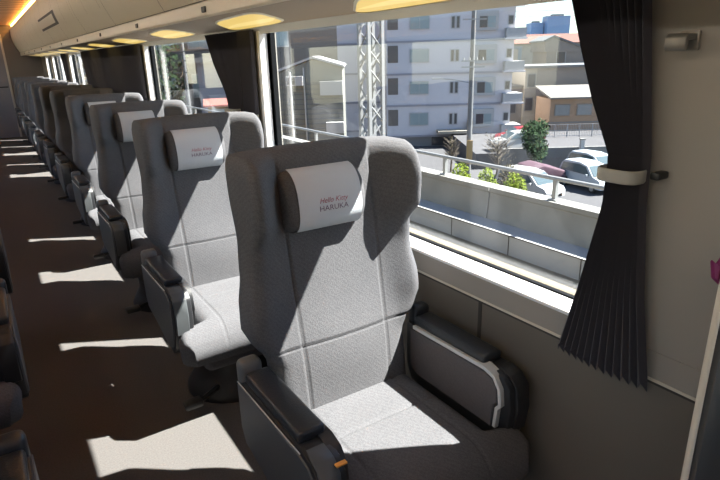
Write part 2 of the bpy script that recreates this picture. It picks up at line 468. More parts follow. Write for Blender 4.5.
def make_back():
    zs = [.36+i*(TOPZ-.36)/46 for i in range(47)]
    for g in (.672,): zs += [g-.006, g, g+.006]
    zs += [TOPZ-.004, TOPZ-.012, TOPZ-.02]
    zs = sorted(set(round(z, 4) for z in zs))
    sx = lambda z: .145+.012*(z-.5)
    bm = BM(); F = []; Bk = []
    for z in zs:
        w = lerp_tab(WT, z); s = sx(z)
        xs = [-s-.006, -s, -s+.006]
        pos = [w*(1-(1-i/9)**2*.0) for i in range(10)]
        side = [w-(w-s-.012)*i/13 for i in range(14)]
        side = [w, w-.0015, w-.005, w-.011, w-.02]+[w-.02-(w-.02-s-.012)*i/12 for i in range(1, 13)]
        mid = [-(s-.012)+2*(s-.012)*i/16 for i in range(17)]
        allx = [-x for x in side]+xs+mid+[-x for x in xs[::-1]]+side[::-1]
        rf, rb = [], []
        for x in allx:
            d = min(w-abs(x), (TOPZ-z)*1.0+.0)
            zt = z-.009*abs(x/.3)**3*max(0, (z-1.1)/.138) if z > 1.1 else z
            y = back_front(x, z)+edge_round(d, .045)
            gx = abs(abs(x)-s) < .002 and z < 1.2
            gz = abs(z-.672) < .001
            if gx or gz: y += .0055
            yb = yf(z)+.135-.025*abs(x/.3)**2-edge_round(d, .055)
            if yb < y: yb = y = (yb+y)/2
            rf.append(bm.verts.new((x, y, zt))); rb.append(bm.verts.new((x, yb, zt)))
        F.append(rf); Bk.append(rb)
    n = len(F[0])
    for j in range(len(zs)-1):
        for i in range(n-1):
            bm.faces.new((F[j][i], F[j][i+1], F[j+1][i+1], F[j+1][i]))
            bm.faces.new((Bk[j][i], Bk[j+1][i], Bk[j+1][i+1], Bk[j][i+1]))
        for i in (0, n-1):
            bm.faces.new((F[j][i], F[j+1][i], Bk[j+1][i], Bk[j][i]))
    for j in (0, len(zs)-1):
        for i in range(n-1): bm.faces.new((F[j][i], F[j][i+1], Bk[j][i+1], Bk[j][i]))
    return bm
def make_cushion():
    ya, yb, zt, zb = -.485, .01, .462, .31
    ys = sorted(set([round(ya+(yb-ya)*i/34, 4) for i in range(35)]+[ya+.002, ya+.006, ya+.014, -.186, -.18, -.174]))
    bm = BM(); Tt = []; Bt = []
    for y in ys:
        w = lerp_tab([(-.485, .29), (-.45, .325), (-.42, .333), (-.402, .330), (-.392, .245), (-.37, .236), (.01, .236)], y)
        s = .152
        side = [w, w-.002, w-.006, w-.013, w-.024]+[w-.024-(w-.024-s-.012)*i/8 for i in range(1, 9)]
        g = [s+.006, s, s-.006]
        mid = [-(s-.012)+2*(s-.012)*i/14 for i in range(15)]
        allx = [-x for x in side]+[-x for x in g]+mid+g[::-1]+side[::-1]
        rt, rb = [], []
        for x in allx:
            z = zt+.012*(1-(abs(x)/.33)**2)-.08*max(0, (-.36-y))-max(edge_round(w-abs(x), .055), edge_round(y-ya, .10))
            if abs(abs(x)-s) < .002 or abs(y+.18) < .001: z -= .005
            rt.append(bm.verts.new((x, y, z))); rb.append(bm.verts.new((x*.97, y+(.02 if y < -.4 else 0), zb)))
        Tt.append(rt); Bt.append(rb)
    n = len(Tt[0])
    for j in range(len(ys)-1):
        for i in range(n-1):
            bm.faces.new((Tt[j][i], Tt[j][i+1], Tt[j+1][i+1], Tt[j+1][i]))
            bm.faces.new((Bt[j][i], Bt[j+1][i], Bt[j+1][i+1], Bt[j][i+1]))
        for i in (0, n-1): bm.faces.new((Tt[j][i], Tt[j+1][i], Bt[j+1][i], Bt[j][i]))
    for j in (0, len(ys)-1):
        for i in range(n-1): bm.faces.new((Tt[j][i], Tt[j][i+1], Bt[j][i+1], Bt[j][i]))
    return bm

PX, PZ, PH, PHH, PT = -.030, 1.094, .128, .086, .062   # pillow centre, half width, half height, depth
def pil_y(z, ext=0):
    q = min(1, abs((z-PZ)/(PHH+ext)))
    return yf(z)+.006-(PT+ext)*(1-q**2.6)**.5
def make_pillow():
    bm = BM(); R = []
    xs = [-PH, -PH+.002, -PH+.008, -PH+.02]+[-PH+.02+(2*PH-.04)*i/10 for i in range(1, 10)]+[PH-.02, PH-.008, PH-.002, PH]
    for x in xs:
        k = 1-edge_round(PH-abs(x), .03)/.03*.30
        ring = []
        for i in range(25):
            a = -PI/2+PI*i/24
            z = PZ+PHH*k*math.copysign(abs(math.sin(a))**.8, math.sin(a))
            q = abs((z-PZ)/(PHH*k))
            y = yf(z)+.006-PT*k*(max(0, 1-q**2.6))**.5
            ring.append(bm.verts.new((PX+x, y, z)))
        ring.append(bm.verts.new((PX+x, yf(PZ+PHH*k)+.02, PZ+PHH*k)))
        ring.insert(0, bm.verts.new((PX+x, yf(PZ-PHH*k)+.02, PZ-PHH*k)))
        R.append(ring)
    for j in range(len(R)-1):
        for i in range(len(R[0])):
            i2 = (i+1) % len(R[0])
            bm.faces.new((R[j][i], R[j][i2], R[j+1][i2], R[j+1][i]))
    bm.faces.new(R[0]); bm.faces.new(R[-1][::-1])
    return bm
TX0, TX1 = PX-.098, PX+.106
def make_towel():
    bm = BM(); R = []
    for jx in range(13):
        x = TX0+(TX1-TX0)*jx/12; ring = []
        for inner in (0, 1):
            rr = []
            for i in range(29):
                a = -PI/2*.985+(PI/2*.985+PI/2)*i/28
                z = PZ+(PHH+.003)*math.copysign(abs(math.sin(a))**.8, math.sin(a))
                e = .0035-.0025*inner
                q = min(1, abs((z-PZ)/(PHH+.003)))
                y = yf(z)+.006-(PT+e)*(max(0, 1-q**2.6))**.5
                rr.append(bm.verts.new((x, y, z+(.0005 if inner == 0 and i > 20 else 0))))
            ring.append(rr)
        R.append(ring[0]+ring[1][::-1])
    n = len(R[0])
    for j in range(len(R)-1):
        for i in range(n): bm.faces.new((R[j][i], R[j][(i+1) % n], R[j+1][(i+1) % n], R[j+1][i]))
    bm.faces.new(R[0]); bm.faces.new(R[-1][::-1])
    return bm
def make_text(txt, size, zc, m, parent, shear=0, xs=1.0, bold=0.0):
    cu = bpy.data.curves.new('lettering', 'FONT'); cu.body = txt; cu.size = size; cu.align_x = 'CENTER'; cu.align_y = 'CENTER'
    cu.shear = shear; cu.offset = bold; cu.resolution_u = 3
    o = bpy.data.objects.new('lettering_curve', cu); COL.objects.link(o)
    dg = bpy.context.evaluated_depsgraph_get(); dg.update()
    me = bpy.data.meshes.new_from_object(o.evaluated_get(dg))
    bpy.data.objects.remove(o); me.materials.clear(); me.materials.append(m)
    for v in me.vertices:
        x, z = v.co.x*xs+PX+.010, v.co.y+zc
        q = min(1, abs((z-PZ)/(PHH+.003)))
        v.co = (x, yf(z)+.006-(PT+.0035)*(1-q**2.6)**.5-.0012, z)
    t = bpy.data.objects.new('lettering', me); COL.objects.link(t); t.parent = parent
    return t

ARM_PROF = [(.055, .612), (-.34, .620), (-.385, .612), (-.412, .585), (-.420, .52), (-.41, .44), (-.375, .365), (-.33, .325), (.03, .40), (.055, .45)]
INN_PROF = [(.02, .600), (-.325, .606), (-.355, .598), (-.372, .575), (-.376, .53), (-.362, .515), (-.358, .44), (-.02, .44), (.02, .46)]
def make_arm(s, parent):
    """s=-1 aisle side, +1 window side (x>0)"""
    xo, xi = (s*.338, s*.250) if s < 0 else (.350, .262)
    bm = BM(); prism(bm, ARM_PROF, 'x', xo, xi+s*.010, .009, 2)
    a = soft(link('armrest', bm, M['arm_black'], parent), 40)
    # outer shell plate
    bm = BM(); prism(bm, [(y*.96-.004, .50+(z-.50)*.90) for y, z in ARM_PROF], 'x', xo+s*.004, xo-s*.004, .003, 1)
    soft(link('outer_shell', bm, M['arm_shell'], a), 40)
    bm = BM(); prism(bm, INN_PROF, 'x', xi, xi+s*.012, .003, 1)
    soft(link('inner_panel', bm, M['arm_panel'] if s > 0 else M['arm_shell'], a), 40)
    # pale trim over the top edge and down the front of the inner panel
    path = [(.0, .613), (-.325, .619), (-.362, .608), (-.384, .578), (-.390, .53), (-.378, .515), (-.372, .45)]
    bm = BM(); W = .007
    A = []
    for i, (y, z) in enumerate(path):
        p = Vector(path[max(i-1, 0)]); q = Vector(path[min(i+1, len(path)-1)]); d = (q-p).normalized(); nrm = Vector((-d.y, d.x))
        A.append([bm.verts.new((x, y+nrm.x*k, z+nrm.y*k)) for x, k in ((xi-s*.004, -W), (xi+s*.030, -W), (xi+s*.030, W*.6), (xi-s*.004, W*.6))])
    for i in range(len(A)-1):
        for k in range(4): bm.faces.new((A[i][k], A[i][(k+1) % 4], A[i+1][(k+1) % 4], A[i+1][k]))
    bm.faces.new(A[0]); bm.faces.new(A[-1][::-1])
    soft(link('trim', bm, M['arm_trim'] if s > 0 else M['arm_black'], a), 50)
    # front nose plate in paler plastic
    bm = BM(); prism(bm, [(-.345, .626), (-.392, .616), (-.420, .588), (-.428, .52), (-.416, .44), (-.40, .44), (-.40, .60)], 'x', xo-s*.006, xi+s*.030, .003, 1)
    soft(link('nose', bm, M['arm_shell'] if s < 0 else M['arm_black'], a), 40)
    bm = BM(); box(bm, min(xo-s*.006, xi+s*.006), max(xo-s*.006, xi+s*.006), -.315, .012, .615, .648, .011, 3)
    soft(link('arm_pad', bm, M['arm_pad'], a), 50)
    bm = BM(); box(bm, min(xo+s*.0, xi+s*.02), max(xo, xi+s*.02), .016, .066, .585, .672, .018, 3)
    soft(link('end_cap', bm, M['knob'] if s < 0 else M['arm_pad'], a), 50)
    if s < 0:
        bm = BM(); box(bm, xi-.038, xi-.010, -.416, -.404, .603, .607); link('marker', bm, M['orange'], a)
        bm = BM(); tube(bm, [(xo-.003, .045, .606), (xo-.003, -.20, .611), (xo-.003, -.34, .615)], .0018, 5); link('edge_strip', bm, M['arm_trim'], a)
    return a
def seat_body(root, dx=0, arms=(-1, 1)):
    kids = []
    b = link('backrest', make_back(), M['fabric'], root, True); kids.append(b)
    c = link('seat_cushion', make_cushion(), M['fabric'], root, True); kids.append(c)
    p = soft(link('headrest_pillow', make_pillow(), M['fabric'], root), 60); kids.append(p)
    t = soft(link('headrest_cover', make_towel(), M['towel'], root), 50); kids.append(t)
    t['label'] = 'white printed headrest cover'
    return kids, t
def make_seat():
    root = thing('train_seat', (0, 0, 0), 'x', 'seat', 'window row of train seats')
    kids, t = seat_body(root)
    make_text('Hello Kitty', .0205, 1.096, M['ink_red'], t, .35, 1.0)
    make_text('HARUKA', .0215, 1.074, M['ink_dark'], t, 0, 1.10)
    for s in (-1, 1): make_arm(s, root)
    bm = BM(); box(bm, -.235, .235, -.42, .06, .235, .345, .03, 3); soft(link('seat_pan', bm, M['fabric_side'], root), 50)
    bm = BM()
    n = 28
    prof = [(.25, .0), (.25, .03), (.225, .07), (.20, .12), (.20, .25)]
    R = [[bm.verts.new((r*1.0*math.cos(2*PI*k/n), -.14+r*.85*math.sin(2*PI*k/n), z)) for k in range(n)] for r, z in prof]
    for j in range(len(R)-1):
        for k in range(n): bm.faces.new((R[j][k], R[j][(k+1) % n], R[j+1][(k+1) % n], R[j+1][k]))
    bm.faces.new(R[0]); bm.faces.new(R[-1])
    soft(link('pedestal', bm, M['dark_metal'], root), 40)
    bm = BM(); tube(bm, [(-.14, -.26, .07), (-.24, -.33, .075), (-.27, -.34, .075)], .012, 8)
    box(bm, -.33, -.25, -.37, -.31, .06, .09, .01)
    soft(link('pedal', bm, M['dark_metal'], root), 40)
    # moulded rear shell with seat-back table outline
    bm = BM()
    zs = [.36+.045*i for i in range(13)]
    def by(x, z): return yf(z)+.135-.025*abs(x/.3)**2
    A = [[bm.verts.new((x*.82*lerp_tab(WT, z), by(x*.82*lerp_tab(WT, z), z)+.014, z)) for x in (-1, -.6, 0, .6, 1)] for z in zs]
    B = [[bm.verts.new((x*.84*lerp_tab(WT, z), by(x*.84*lerp_tab(WT, z), z)-.004, z)) for x in (-1, -.6, 0, .6, 1)] for z in zs]
    for j in range(len(zs)-1):
        for i in range(4):
            bm.faces.new((A[j][i], A[j][i+1], A[j+1][i+1], A[j+1][i])); bm.faces.new((B[j][i], B[j+1][i], B[j+1][i+1], B[j][i+1]))
        for i in (0, 4): bm.faces.new((A[j][i], A[j+1][i], B[j+1][i], B[j][i]))
    for j in (0, len(zs)-1):
        for i in range(4): bm.faces.new((A[j][i], A[j][i+1], B[j][i+1], B[j][i]))
    soft(link('rear_shell', bm, M['fabric_side'], root), 50)
    return root
PITCH, SX, SY = 1.16, .787, 1.31
seat0 = make_seat()
seat_labels = ['large grey fabric train seat nearest the camera, its printed cover facing us',
 'second grey train seat from the camera, sunlit cushion and cover corner',
 'third grey train seat from the camera, cover half hidden by the seat in front',
 'fourth train seat from the camera, first one whose cover is hidden, right shoulder in sun',
 'fifth train seat from the camera, looking dark brown beside the closed curtain',
 'sixth train seat from the camera, a dark sliver behind the brown one',
 'seventh train seat from the camera in the far window row',
 'eighth train seat from the camera in the far window row',
 'ninth train seat from the camera in the far window row',
 'tenth train seat from the camera, last but one before the end wall',
 'last train seat of the window row, in front of the end wall']
for i in range(11):
    s = seat0 if i == 0 else copy_tree(seat0)
    s.location = (SX, SY+PITCH*i, 0)
    s['label'] = seat_labels[i]
    if i:
        for c in s.children_recursive:
            if c.name.startswith('marker'): bpy.data.objects.remove(c); break
# left-hand double seats (only their aisle ends enter the frame)
def make_double():
    root = thing('double_seat', (0, 0, 0), 'x', 'seat', 'left-hand double seats')
    dy = 0
    for dx in (-.29, .29):
        ks, t = seat_body(root)
        for o in ks: o.location.x = dx
    for s, dx in ((-1, -.29), (1, .29)):
        a = make_arm(s, root); a.location.x = dx
    bm = BM(); box(bm, -.04, .04, -.34, .03, .45, .63, .012); soft(link('centre_armrest', bm, M['arm_black'], root), 40)
    bm = BM(); box(bm, -.53, .53, -.42, .06, .235, .345, .03, 3); soft(link('seat_pan', bm, M['fabric_side'], root), 50)
    bm = BM(); box(bm, -.40, .40, -.32, .02, 0, .25, .03, 3); soft(link('pedestal', bm, M['dark_metal'], root), 50)
    return root
dbl = make_double()
for i, lab in enumerate(['double seat cut by the lower left corner, backrest edge and arm cap showing', 'dark double seat at the left edge, just behind the corner one', 'double seat at the left edge, third from the camera across the aisle']):
    s = dbl if i == 0 else copy_tree(dbl)
    s.location = (-.712, SY+PITCH*i, 0); s['label'] = lab

# ------------------------------------------------------------------ curtains
def curtain(name, yl, yr, z0, z1, x, npl, amp, label, tie=None, group=None, hem=0.0, jit=.3, seed=1):
    """pleated cloth; yl, yr are tables z -> y of its two edges"""
    rnd = random.Random(seed)
    org = Vector((x, (yl[0][1]+yr[0][1])/2, z0))
    root = thing(name, org, label, 'curtain', group)
    ns = npl*4; ph = [rnd.uniform(-jit, jit) for _ in range(ns+1)]
    zs = [z0+(z1-z0)*j/40 for j in range(41)]
    bm = BM(); rows = []
    for z in zs:
        a, b = lin_tab(yl, z), lin_tab(yr, z); sq = min(1, abs(a-b)/(.013*npl))
        r = []
        for i in range(ns+1):
            t = i/ns
            k = (i % 4); tri = (1.0, .35, -.35, -1.0)[k]
            y = a+(b-a)*(t+ph[i]*.3/ns)
            xx = x+tri*amp*(1.15-.35*sq)*(1+.25*ph[i])-.012*math.sin(PI*t)*(1 if tie else 0)
            zz = z+(hem*(-1 if k == 0 else (1 if k == 3 else 0)) if z == z0 else 0)
            r.append(bm.verts.new((xx-org.x, y-org.y, zz-org.z)))
        rows.append(r)
    for j in range(len(rows)-1):
        for i in range(ns): bm.faces.new((rows[j][i], rows[j][i+1], rows[j+1][i+1], rows[j+1][i]))
    c = link('cloth', bm, M['curtain'], root)
    so = c.modifiers.new('thick', 'SOLIDIFY'); so.thickness = .002
    if tie:
        zt, ya, yb, xa, h = tie
        bm = BM(); n = 32; R = []
        for (dz, e) in ((-h/2, 0), (-h/2+.004, .002), (h/2-.004, .002), (h/2, 0)):
            ring = []
            for k in range(n):
                t = 2*PI*k/n; c_, s_ = math.cos(t), math.sin(t)
                y = (ya+yb)/2+(abs(ya-yb)/2+e)*math.copysign(abs(c_)**.6, c_)
                xx = (x+xa)/2+.0+(abs(x-xa)+.02+e)*math.copysign(abs(s_)**.7, s_)*.62
                ring.append(bm.verts.new((xx-org.x, y-org.y, zt+dz-(.02*c_*0)-org.z)))
            R.append(ring)
        for j in range(3):
            for k in range(n): bm.faces.new((R[j][k], R[j][(k+1) % n], R[j+1][(k+1) % n], R[j+1][k]))
        tb = link('tieback', bm, M['tie'], root, True)
        so = tb.modifiers.new('thick', 'SOLIDIFY'); so.thickness = .004
    return root
curtain('curtain', [(.748, .808), (.95, .762), (1.15, .720), (1.26, .718), (1.373, .775), (1.48, .818), (1.608, .864)],
        [(.748, .568), (.95, .605), (1.15, .630), (1.27, .636), (1.608, .682)], .748, 1.608, 1.122, 12, .013,
        'dark charcoal pleated curtain, large at the right, gathered by a cream band', tie=(1.224, .724, .632, 1.090, .029), group='tied curtains', hem=.014, seed=3)
# pillar 2 : window-two curtain (wide at the top, tied) and window-one curtain (straight)
def pil(k, lab1, lab2):
    y = WIN0+WP*k
    curtain('curtain', [(.75, y+.30), (.98, y+.12), (1.2, y+.02), (1.3, y+.06), (1.45, y+.22), (1.608, y+.33)], [(.75, y-.10), (1.2, y-.13), (1.608, y-.14)], .75, 1.608, 1.137, 9, .013, lab1, tie=(1.205, y+.03, y-.13, 1.11, .034), group='tied curtains', seed=k+10)
    if lab2:
        curtain('curtain', [(.75, y-.15), (1.2, y-.17), (1.608, y-.16)], [(.75, y-.355), (1.2, y-.345), (1.608, y-.352)], .75, 1.608, 1.142, 8, .011, lab2, tie=(1.19, y-.165, y-.352, 1.115, .034), group='tied curtains', seed=k+20)
pil(1, 'dark brown curtain tied back at the near end of the second window', 'dark tied curtain hanging just left of the first window frame')
# closed curtain across window three
curtain('curtain', [(.75, 8.10), (1.2, 8.0), (1.608, 8.22)], [(.75, 5.03), (1.608, 5.03)], .75, 1.610, 1.135, 46, .014, 'brown curtain drawn fully closed across the third window', seed=5)
pil(4, 'narrow dark curtain hanging between the two farthest visible windows', None)

# hook and curtain-tie bracket on the wall at the right
hk = thing('coat_hook', (1.163, .606, 1.488), 'small brushed steel coat hook on the bare wall at top right', 'hook')
bm = BM(); box(bm, -.010, -.001, -.022, .016, -.016, .020, .003); soft(link('base_plate', bm, M['hook'], hk))
bm = BM(); prism(bm, [(-.005, .014), (-.042, .016), (-.050, .008), (-.050, -.012), (-.044, -.018), (-.038, -.012), (-.036, .002), (-.006, .004)], 'y', -.018, .022, .002, 1)
soft(link('prong', bm, M['hook'], hk))
bm = BM(); box(bm, -.04, -.001, -.010, .010, -.008, .008, .004)
o = soft(link('curtain_bracket', bm, M['dark_metal'])); o.location = (1.163, .616, 1.226)
tag(o, 'little dark bracket on the wall holding the cream curtain band', 'bracket')

# seat-end panel at the right edge of the picture
pn = thing('partition_panel', (.903, .352, 0), 'dark upright panel with a pale rounded edge at the right frame edge', 'panel')
bm = BM(); box(bm, .012, .25, .0, .016, 0, 1.165, .004); soft(link('panel', bm, M['panel_dark'], pn))
bm = BM(); tube(bm, [(.003, .012, .0), (.0, .012, .6), (.0, .012, .95), (.002, .012, 1.10), (.004, .012, 1.16)], .0058, 12); soft(link('edge_trim', bm, M['trim_pale'], pn), 60)
bm = BM(); prism(bm, [(.014, 1.118), (-.016, 1.138), (-.030, 1.172), (-.010, 1.160), (.014, 1.178), (.02, 1.14)], 'y', .018, .024, .002, 1); link('tag', bm, M['magenta'], pn)
pn.children[-1]['label'] = 'magenta pointed tag'

# ------------------------------------------------------------------ OUTSIDE
YAW = math.radians(32.8138)
Rh = Vector((math.cos(YAW), -math.sin(YAW), 0)); Fh = Vector((math.sin(YAW), math.cos(YAW), 0))
GZ = -7.1
def W(L, D, z=GZ): return Rh*L+Fh*D+Vector((0, 0, z))
bm = BM(); box(bm, 7.2, 420, -160, 420, GZ-.5, GZ); structure('ground', bm, M['asphalt'])
# viaduct : ballast, walkway kerb, parapet
bm = BM(); box(bm, 1.6, 5.9, -40, 120, -1.6, -1.33); structure('ballast_bed', bm, M['ballast'])
bm = BM()
for x in (2.9, 4.35): box(bm, x-.035, x+.035, -40, 120, -1.335, -1.18, .01)
o = structure('track_rails', bm, M['rust'])
bm = BM(); box(bm, 5.9, 6.35, -40, 120, -1.6, -1.04)
o = structure('walkway_kerb', bm, M['walkway'])
bm = BM(); box(bm, 5.892, 5.9, -40, 120, -1.045, -1.03)
for k in range(30): box(bm, 5.895, 5.9, -20+k*1.2, -19.985+k*1.2, -1.33, -1.04)
structure('trim_4', bm, M['groove'])
bm = BM(); 
for k in range(-8, 26):
    y = 6.05+k*3.4
    prism(bm, [(6.30, -1.045), (6.34, -.62), (6.32, -.60), (6.32, -.535), (6.58, -.535), (6.58, -2.4), (6.30, -2.4)], 'y', y, y+3.38)
structure('parapet', bm, M['concrete'])
bm = BM(); box(bm, 1.3, 6.35, -40, 120, -2.4, -1.6); structure('viaduct_deck', bm, M['concrete_dark'])
# hand rail on the parapet
hr = thing('handrail', (6.44, 6, -.535), 'pale metal handrail on posts along the concrete parapet', 'railing')
bm = BM(); tube(bm, [(0, -12, .31), (0, 44, .31)], .032, 8); soft(link('rail', bm, M['rail'], hr))
for k in range(-4, 22):
    y = -1.1+k*2.3
    bm = BM(); box(bm, -.03, .03, y-.03, y+.03, 0, .30); box(bm, -.06, .06, y-.07, y+.07, 0, .02)
    link('post', bm, M['rail'], hr)

# catenary lattice mast
ms = thing('lattice_mast', (6.74, 9.86, GZ), 'white steel lattice mast standing beyond the handrail', 'mast')
hw = .165
for sx in (-1, 1):
    for sy in (-1, 1):
        bm = BM(); box(bm, sx*hw-.035, sx*hw+.035, sy*hw-.035, sy*hw+.035, 0, 14); link('corner_post', bm, M['mast'], ms)
for face in range(4):
    bm = BM(); z = 4.0; i = 0
    while z < 13.6:
        a, b = (-hw, hw) if i % 2 == 0 else (hw, -hw)
        def PT_(u, zz): return [(u, -hw, zz), (u, hw, zz), (-hw, u, zz), (hw, u, zz)][face]
        tube(bm, [PT_(a, z), PT_(b, z+.36)], .022, 4)
        if i % 3 == 0: tube(bm, [PT_(b, z), PT_(a, z+.36)], .022, 4)
        z += .36; i += 1
    link('lattice_bracing', bm, M['mast'], ms)
def bld(name, L, D, label, cat='building', rz=0, z=GZ, group=None):
    return thing(name, W(L, D, z), label, cat, group, -YAW+rz)

# apartment block. local x right, y away, z up from GZ
ap = bld('apartment_building', 0, 54, 'big pale lilac apartment block filling the middle of the first window')
def B(n, m, par, *a, bev=0):
    bm = BM(); box(bm, *a, bev) if bev else box(bm, *a); return link(n, bm, m, par)
zg = GZ
fl = [-6.1, -3.22, -.36, 2.50, 5.37, 8.2]
B('wall', M['apt'], ap, 2.9, 14.6, 0, 12, 1.1, 16.2)
B('wall', M['apt'], ap, -2.2, 2.9, 5, 14, 0, 16.2)
B('plinth', M['apt_base'], ap, 2.9, 14.3, .25, 12, 0, 1.1)
for z in fl:
    B('floor_band', M['apt_band'], ap, 2.8, 14.7, -.10, 0, z-zg-.08, z-zg+.10)
    B('floor_band', M['apt_band'], ap, -2.2, 2.9, 4.9, 5.0, z-zg-.08, z-zg+.10)
def win(par, x0, x1, z0, z1, y, m, fm=None, mull=True, proud=.08):
    f = B('window', fm or M['white'], par, x0-.08, x1+.08, y-proud, y, z0-.08, z1+.08)
    B('pane', m, f, x0, (x0+x1)/2-.02 if mull else x1, y-proud-.015, y-proud, z0, z1)
    if mull: B('pane', M['pane_teal'] if m is M['pane_dark'] else m, f, (x0+x1)/2+.02, x1, y-proud-.015, y-proud, z0, z1)
for i, z in enumerate(fl[:-1]):
    h = z-zg
    B('balcony_recess', M['recess'], ap, 3.0, 3.95, -.03, .0, h+1.05, h+2.55)
    win(ap, 5.1, 6.75, h+1.10, h+2.15, 0, M['pane_teal'])
    win(ap, 8.85, 9.08, h+1.1, h+2.05, 0, M['pane_dark'], mull=False, proud=.04)
    win(ap, 9.30, 9.53, h+1.1, h+2.05, 0, M['pane_dark'], mull=False, proud=.04)
    bay = B('bay_window', M['white'], ap, 11.0, 13.0, -.35, 0, h+.80, h+2.45)
    B('pane', M['pane_dark'], bay, 11.3, 12.0, -.37, -.35, h+1.05, h+2.0)
    B('pane', M['pane_teal'], bay, 12.05, 12.75, -.37, -.35, h+1.05, h+2.0)
    bl = B('balcony', M['white'], ap, 13.7, 15.5, -.7, 1.5, h+.12, h+.95)
    B('slab', M['apt'], bl, 13.6, 15.6, -.8, 1.6, h-.02, h+.12)
    win(ap, 14.0, 14.4, h+1.3, h+2.0, 0, M['pane_dark'], mull=False, proud=.03)
for x in (7.2, 9.6): B('garage_opening', M['pane_dark'], ap, x, x+1.7, .2, .26, .05, .95)
B('entrance_column', M['yellow'], ap, 10.5, 10.95, -.6, -.2, 0, 2.4)
B('canopy', M['beige'], ap, 7.6, 10.4, -1.5, 0, 1.35, 1.6)

# taupe house and orange house right of the block
hg = bld('taupe_house', 0, 60, 'three-storey taupe house behind the orange house, right of the apartment block')
B('wall', M['house_grey'], hg, 18.8, 26.5, 0, 8, 0, 6.8)
B('side_wall', M['beige'], hg, 17.6, 18.8, 0.0, 8, 0, 6.9)
B('roof_edge', M['roof_grey'], hg, 17.4, 26.7, -.3, 8.2, 6.8, 7.05)
for (x, z) in ((17.9, 5.0), (17.75, 2.6), (19.3, 2.4)): win(hg, x, x+.7, z, z+1.2, 0, M['pane_dark'], M['pane_grey'], False)
B('wing', M['house_grey'], hg, 14.9, 17.6, .6, 7, 0, 4.9)
B('roof_edge', M['roof_pale'], hg, 14.8, 17.7, .4, 7.2, 4.9, 5.1)
win(hg, 15.9, 16.9, 2.3, 3.9, .6, M['pane_dark'], M['pane_grey'], False)
ho_ = bld('orange_house', 0, 54, 'low orange walled house with pale lean-to roof beside the curtain')
B('wall', M['house_orange'], ho_, 18.4, 26, 0, 4.4, 0, 4.15)
bm = BM(); prism(bm, [(-.4, 4.15), (4.6, 5.0), (4.6, 5.15), (-.4, 4.30)], 'x', 18.25, 26.3); link('roof', bm, M['roof_pale'], ho_)
for x in (18.9, 21.0, 23.2): win(ho_, x, x+1.3, 2.65, 3.55, 0, M['pane_grey'], M['house_grey'], False)
B('band', M['house_grey'], ho_, 18.3, 26, -.06, 0, 1.85, 2.0)
# pale blue house on the roofs behind and its gable
hb = bld('gabled_house', 0, 78, 'grey gabled house with dark attic window on the skyline near the curtain')
B('wall', M['house_grey'], hb, 25.5, 31.5, 0, 6, 0, 8.3)
bm = BM(); prism(bm, [(25.2, 8.3), (25.2, 9.6), (26.3, 10.1), (31.8, 8.2)], 'y', -.1, 6.2); link('gable', bm, M['house_grey'], hb)
bm = BM(); prism(bm, [(24.9, 9.55), (26.3, 10.15), (32, 8.1), (32, 8.3), (26.3, 10.4), (24.9, 9.75)], 'y', -.3, 6.4); link('roof', bm, M['roof_grey'], hb)
win(hb, 26.9, 28.0, 6.9, 8.6, 0, M['pane_dark'], M['white'], False)
B('balcony_rail', M['roof_grey'], hb, 25.4, 31.6, -1.0, -.9, 5.9, 6.9)
hp = bld('blue_house', 0, 82, 'pale blue flat roofed house left of the grey gable')
B('wall', M['house_blue'], hp, 20.3, 25.3, 7, 15, 0, 9.0)
B('parapet', M['white'], hp, 20.2, 25.4, 6.9, 15.1, 9.0, 9.2)
for x in (21.2, 22.9): win(hp, x, x+.9, 6.6, 7.8, 7, M['pane_grey'])
bw = bld('white_flats', 0, 74, 'cream flats with stacked balconies right beside the lilac block')
B('wall', M['beige'], bw, 16.4, 20.6, 0, 8, 0, 8.8)
for z in (2.2, 4.4, 6.6): 
    q = B('balcony', M['white'], bw, 16.6, 19.6, -.9, 0, z, z+.8); B('opening', M['pane_dark'], bw, 17.0, 19.2, -.05, 0, z+.8, z+1.7)
# distant blue towers, red roofed hall
for i, (L, D, w, h, lab) in enumerate(((113.5, 330, 12.5, 26.3, 'tall blue tower far off on the skyline by the curtain'), (103.2, 335, 7, 23.2, 'shorter blue tower attached left of the tall distant one'), (92, 330, 8, 17.6, 'small pale blue distant block left of the twin towers'))):
    t = bld('distant_tower', L, D, lab, 'tower', group='distant towers')
    B('shaft', M['tower_blue'], t, -w/2, w/2, 0, 10, 0, h)
    B('roof_plant', M['roof_grey'], t, -w/4, w/4, 2, 6, h, h+1)
rh = bld('red_hall', 0, 190, 'long red roofed building below the distant towers')
B('wall', M['beige'], rh, 46, 76, 0, 12, 0, 11.0)
bm = BM(); prism(bm, [(-1, 10.5), (-1, 10.7), (6, 13.6), (13, 10.7), (13, 10.5)], 'x', 45.5, 76.5); link('roof', bm, M['brick_red'], rh)
# left half of the first window : corrugated shed, beige flats
sh = bld('corrugated_shed', 0, 26, 'grey green corrugated shed with white gable edge at the left of the first window', z=-7.1)
B('wall', M['shed'], sh, -4.3, -.6, 0, 6, 0, 7.6)
bm = BM(); prism(bm, [(-4.3, 7.6), (-1.9, 8.45), (-.6, 8.1), (-.6, 7.6)], 'y', 0, 6); link('gable', bm, M['shed'], sh)
bm = BM(); prism(bm, [(-4.4, 7.62), (-1.9, 8.48), (-.5, 8.08), (-.5, 8.16), (-1.9, 8.58), (-4.4, 7.74)], 'y', -.15, 6.1); link('roof', bm, M['white'], sh)
bm = BM()
for k in range(34): box(bm, -4.3, -.6, -.035, 0, .1+k*.22, .16+k*.22)
link('siding', bm, M['roof_grey'], sh)
ac = B('air_conditioner', M['white'], sh, -3.1, -2.35, -.45, -.04, 7.35, 7.75)
B('fan_grille', M['pane_dark'], ac, -3.05, -2.7, -.47, -.45, 7.4, 7.7)
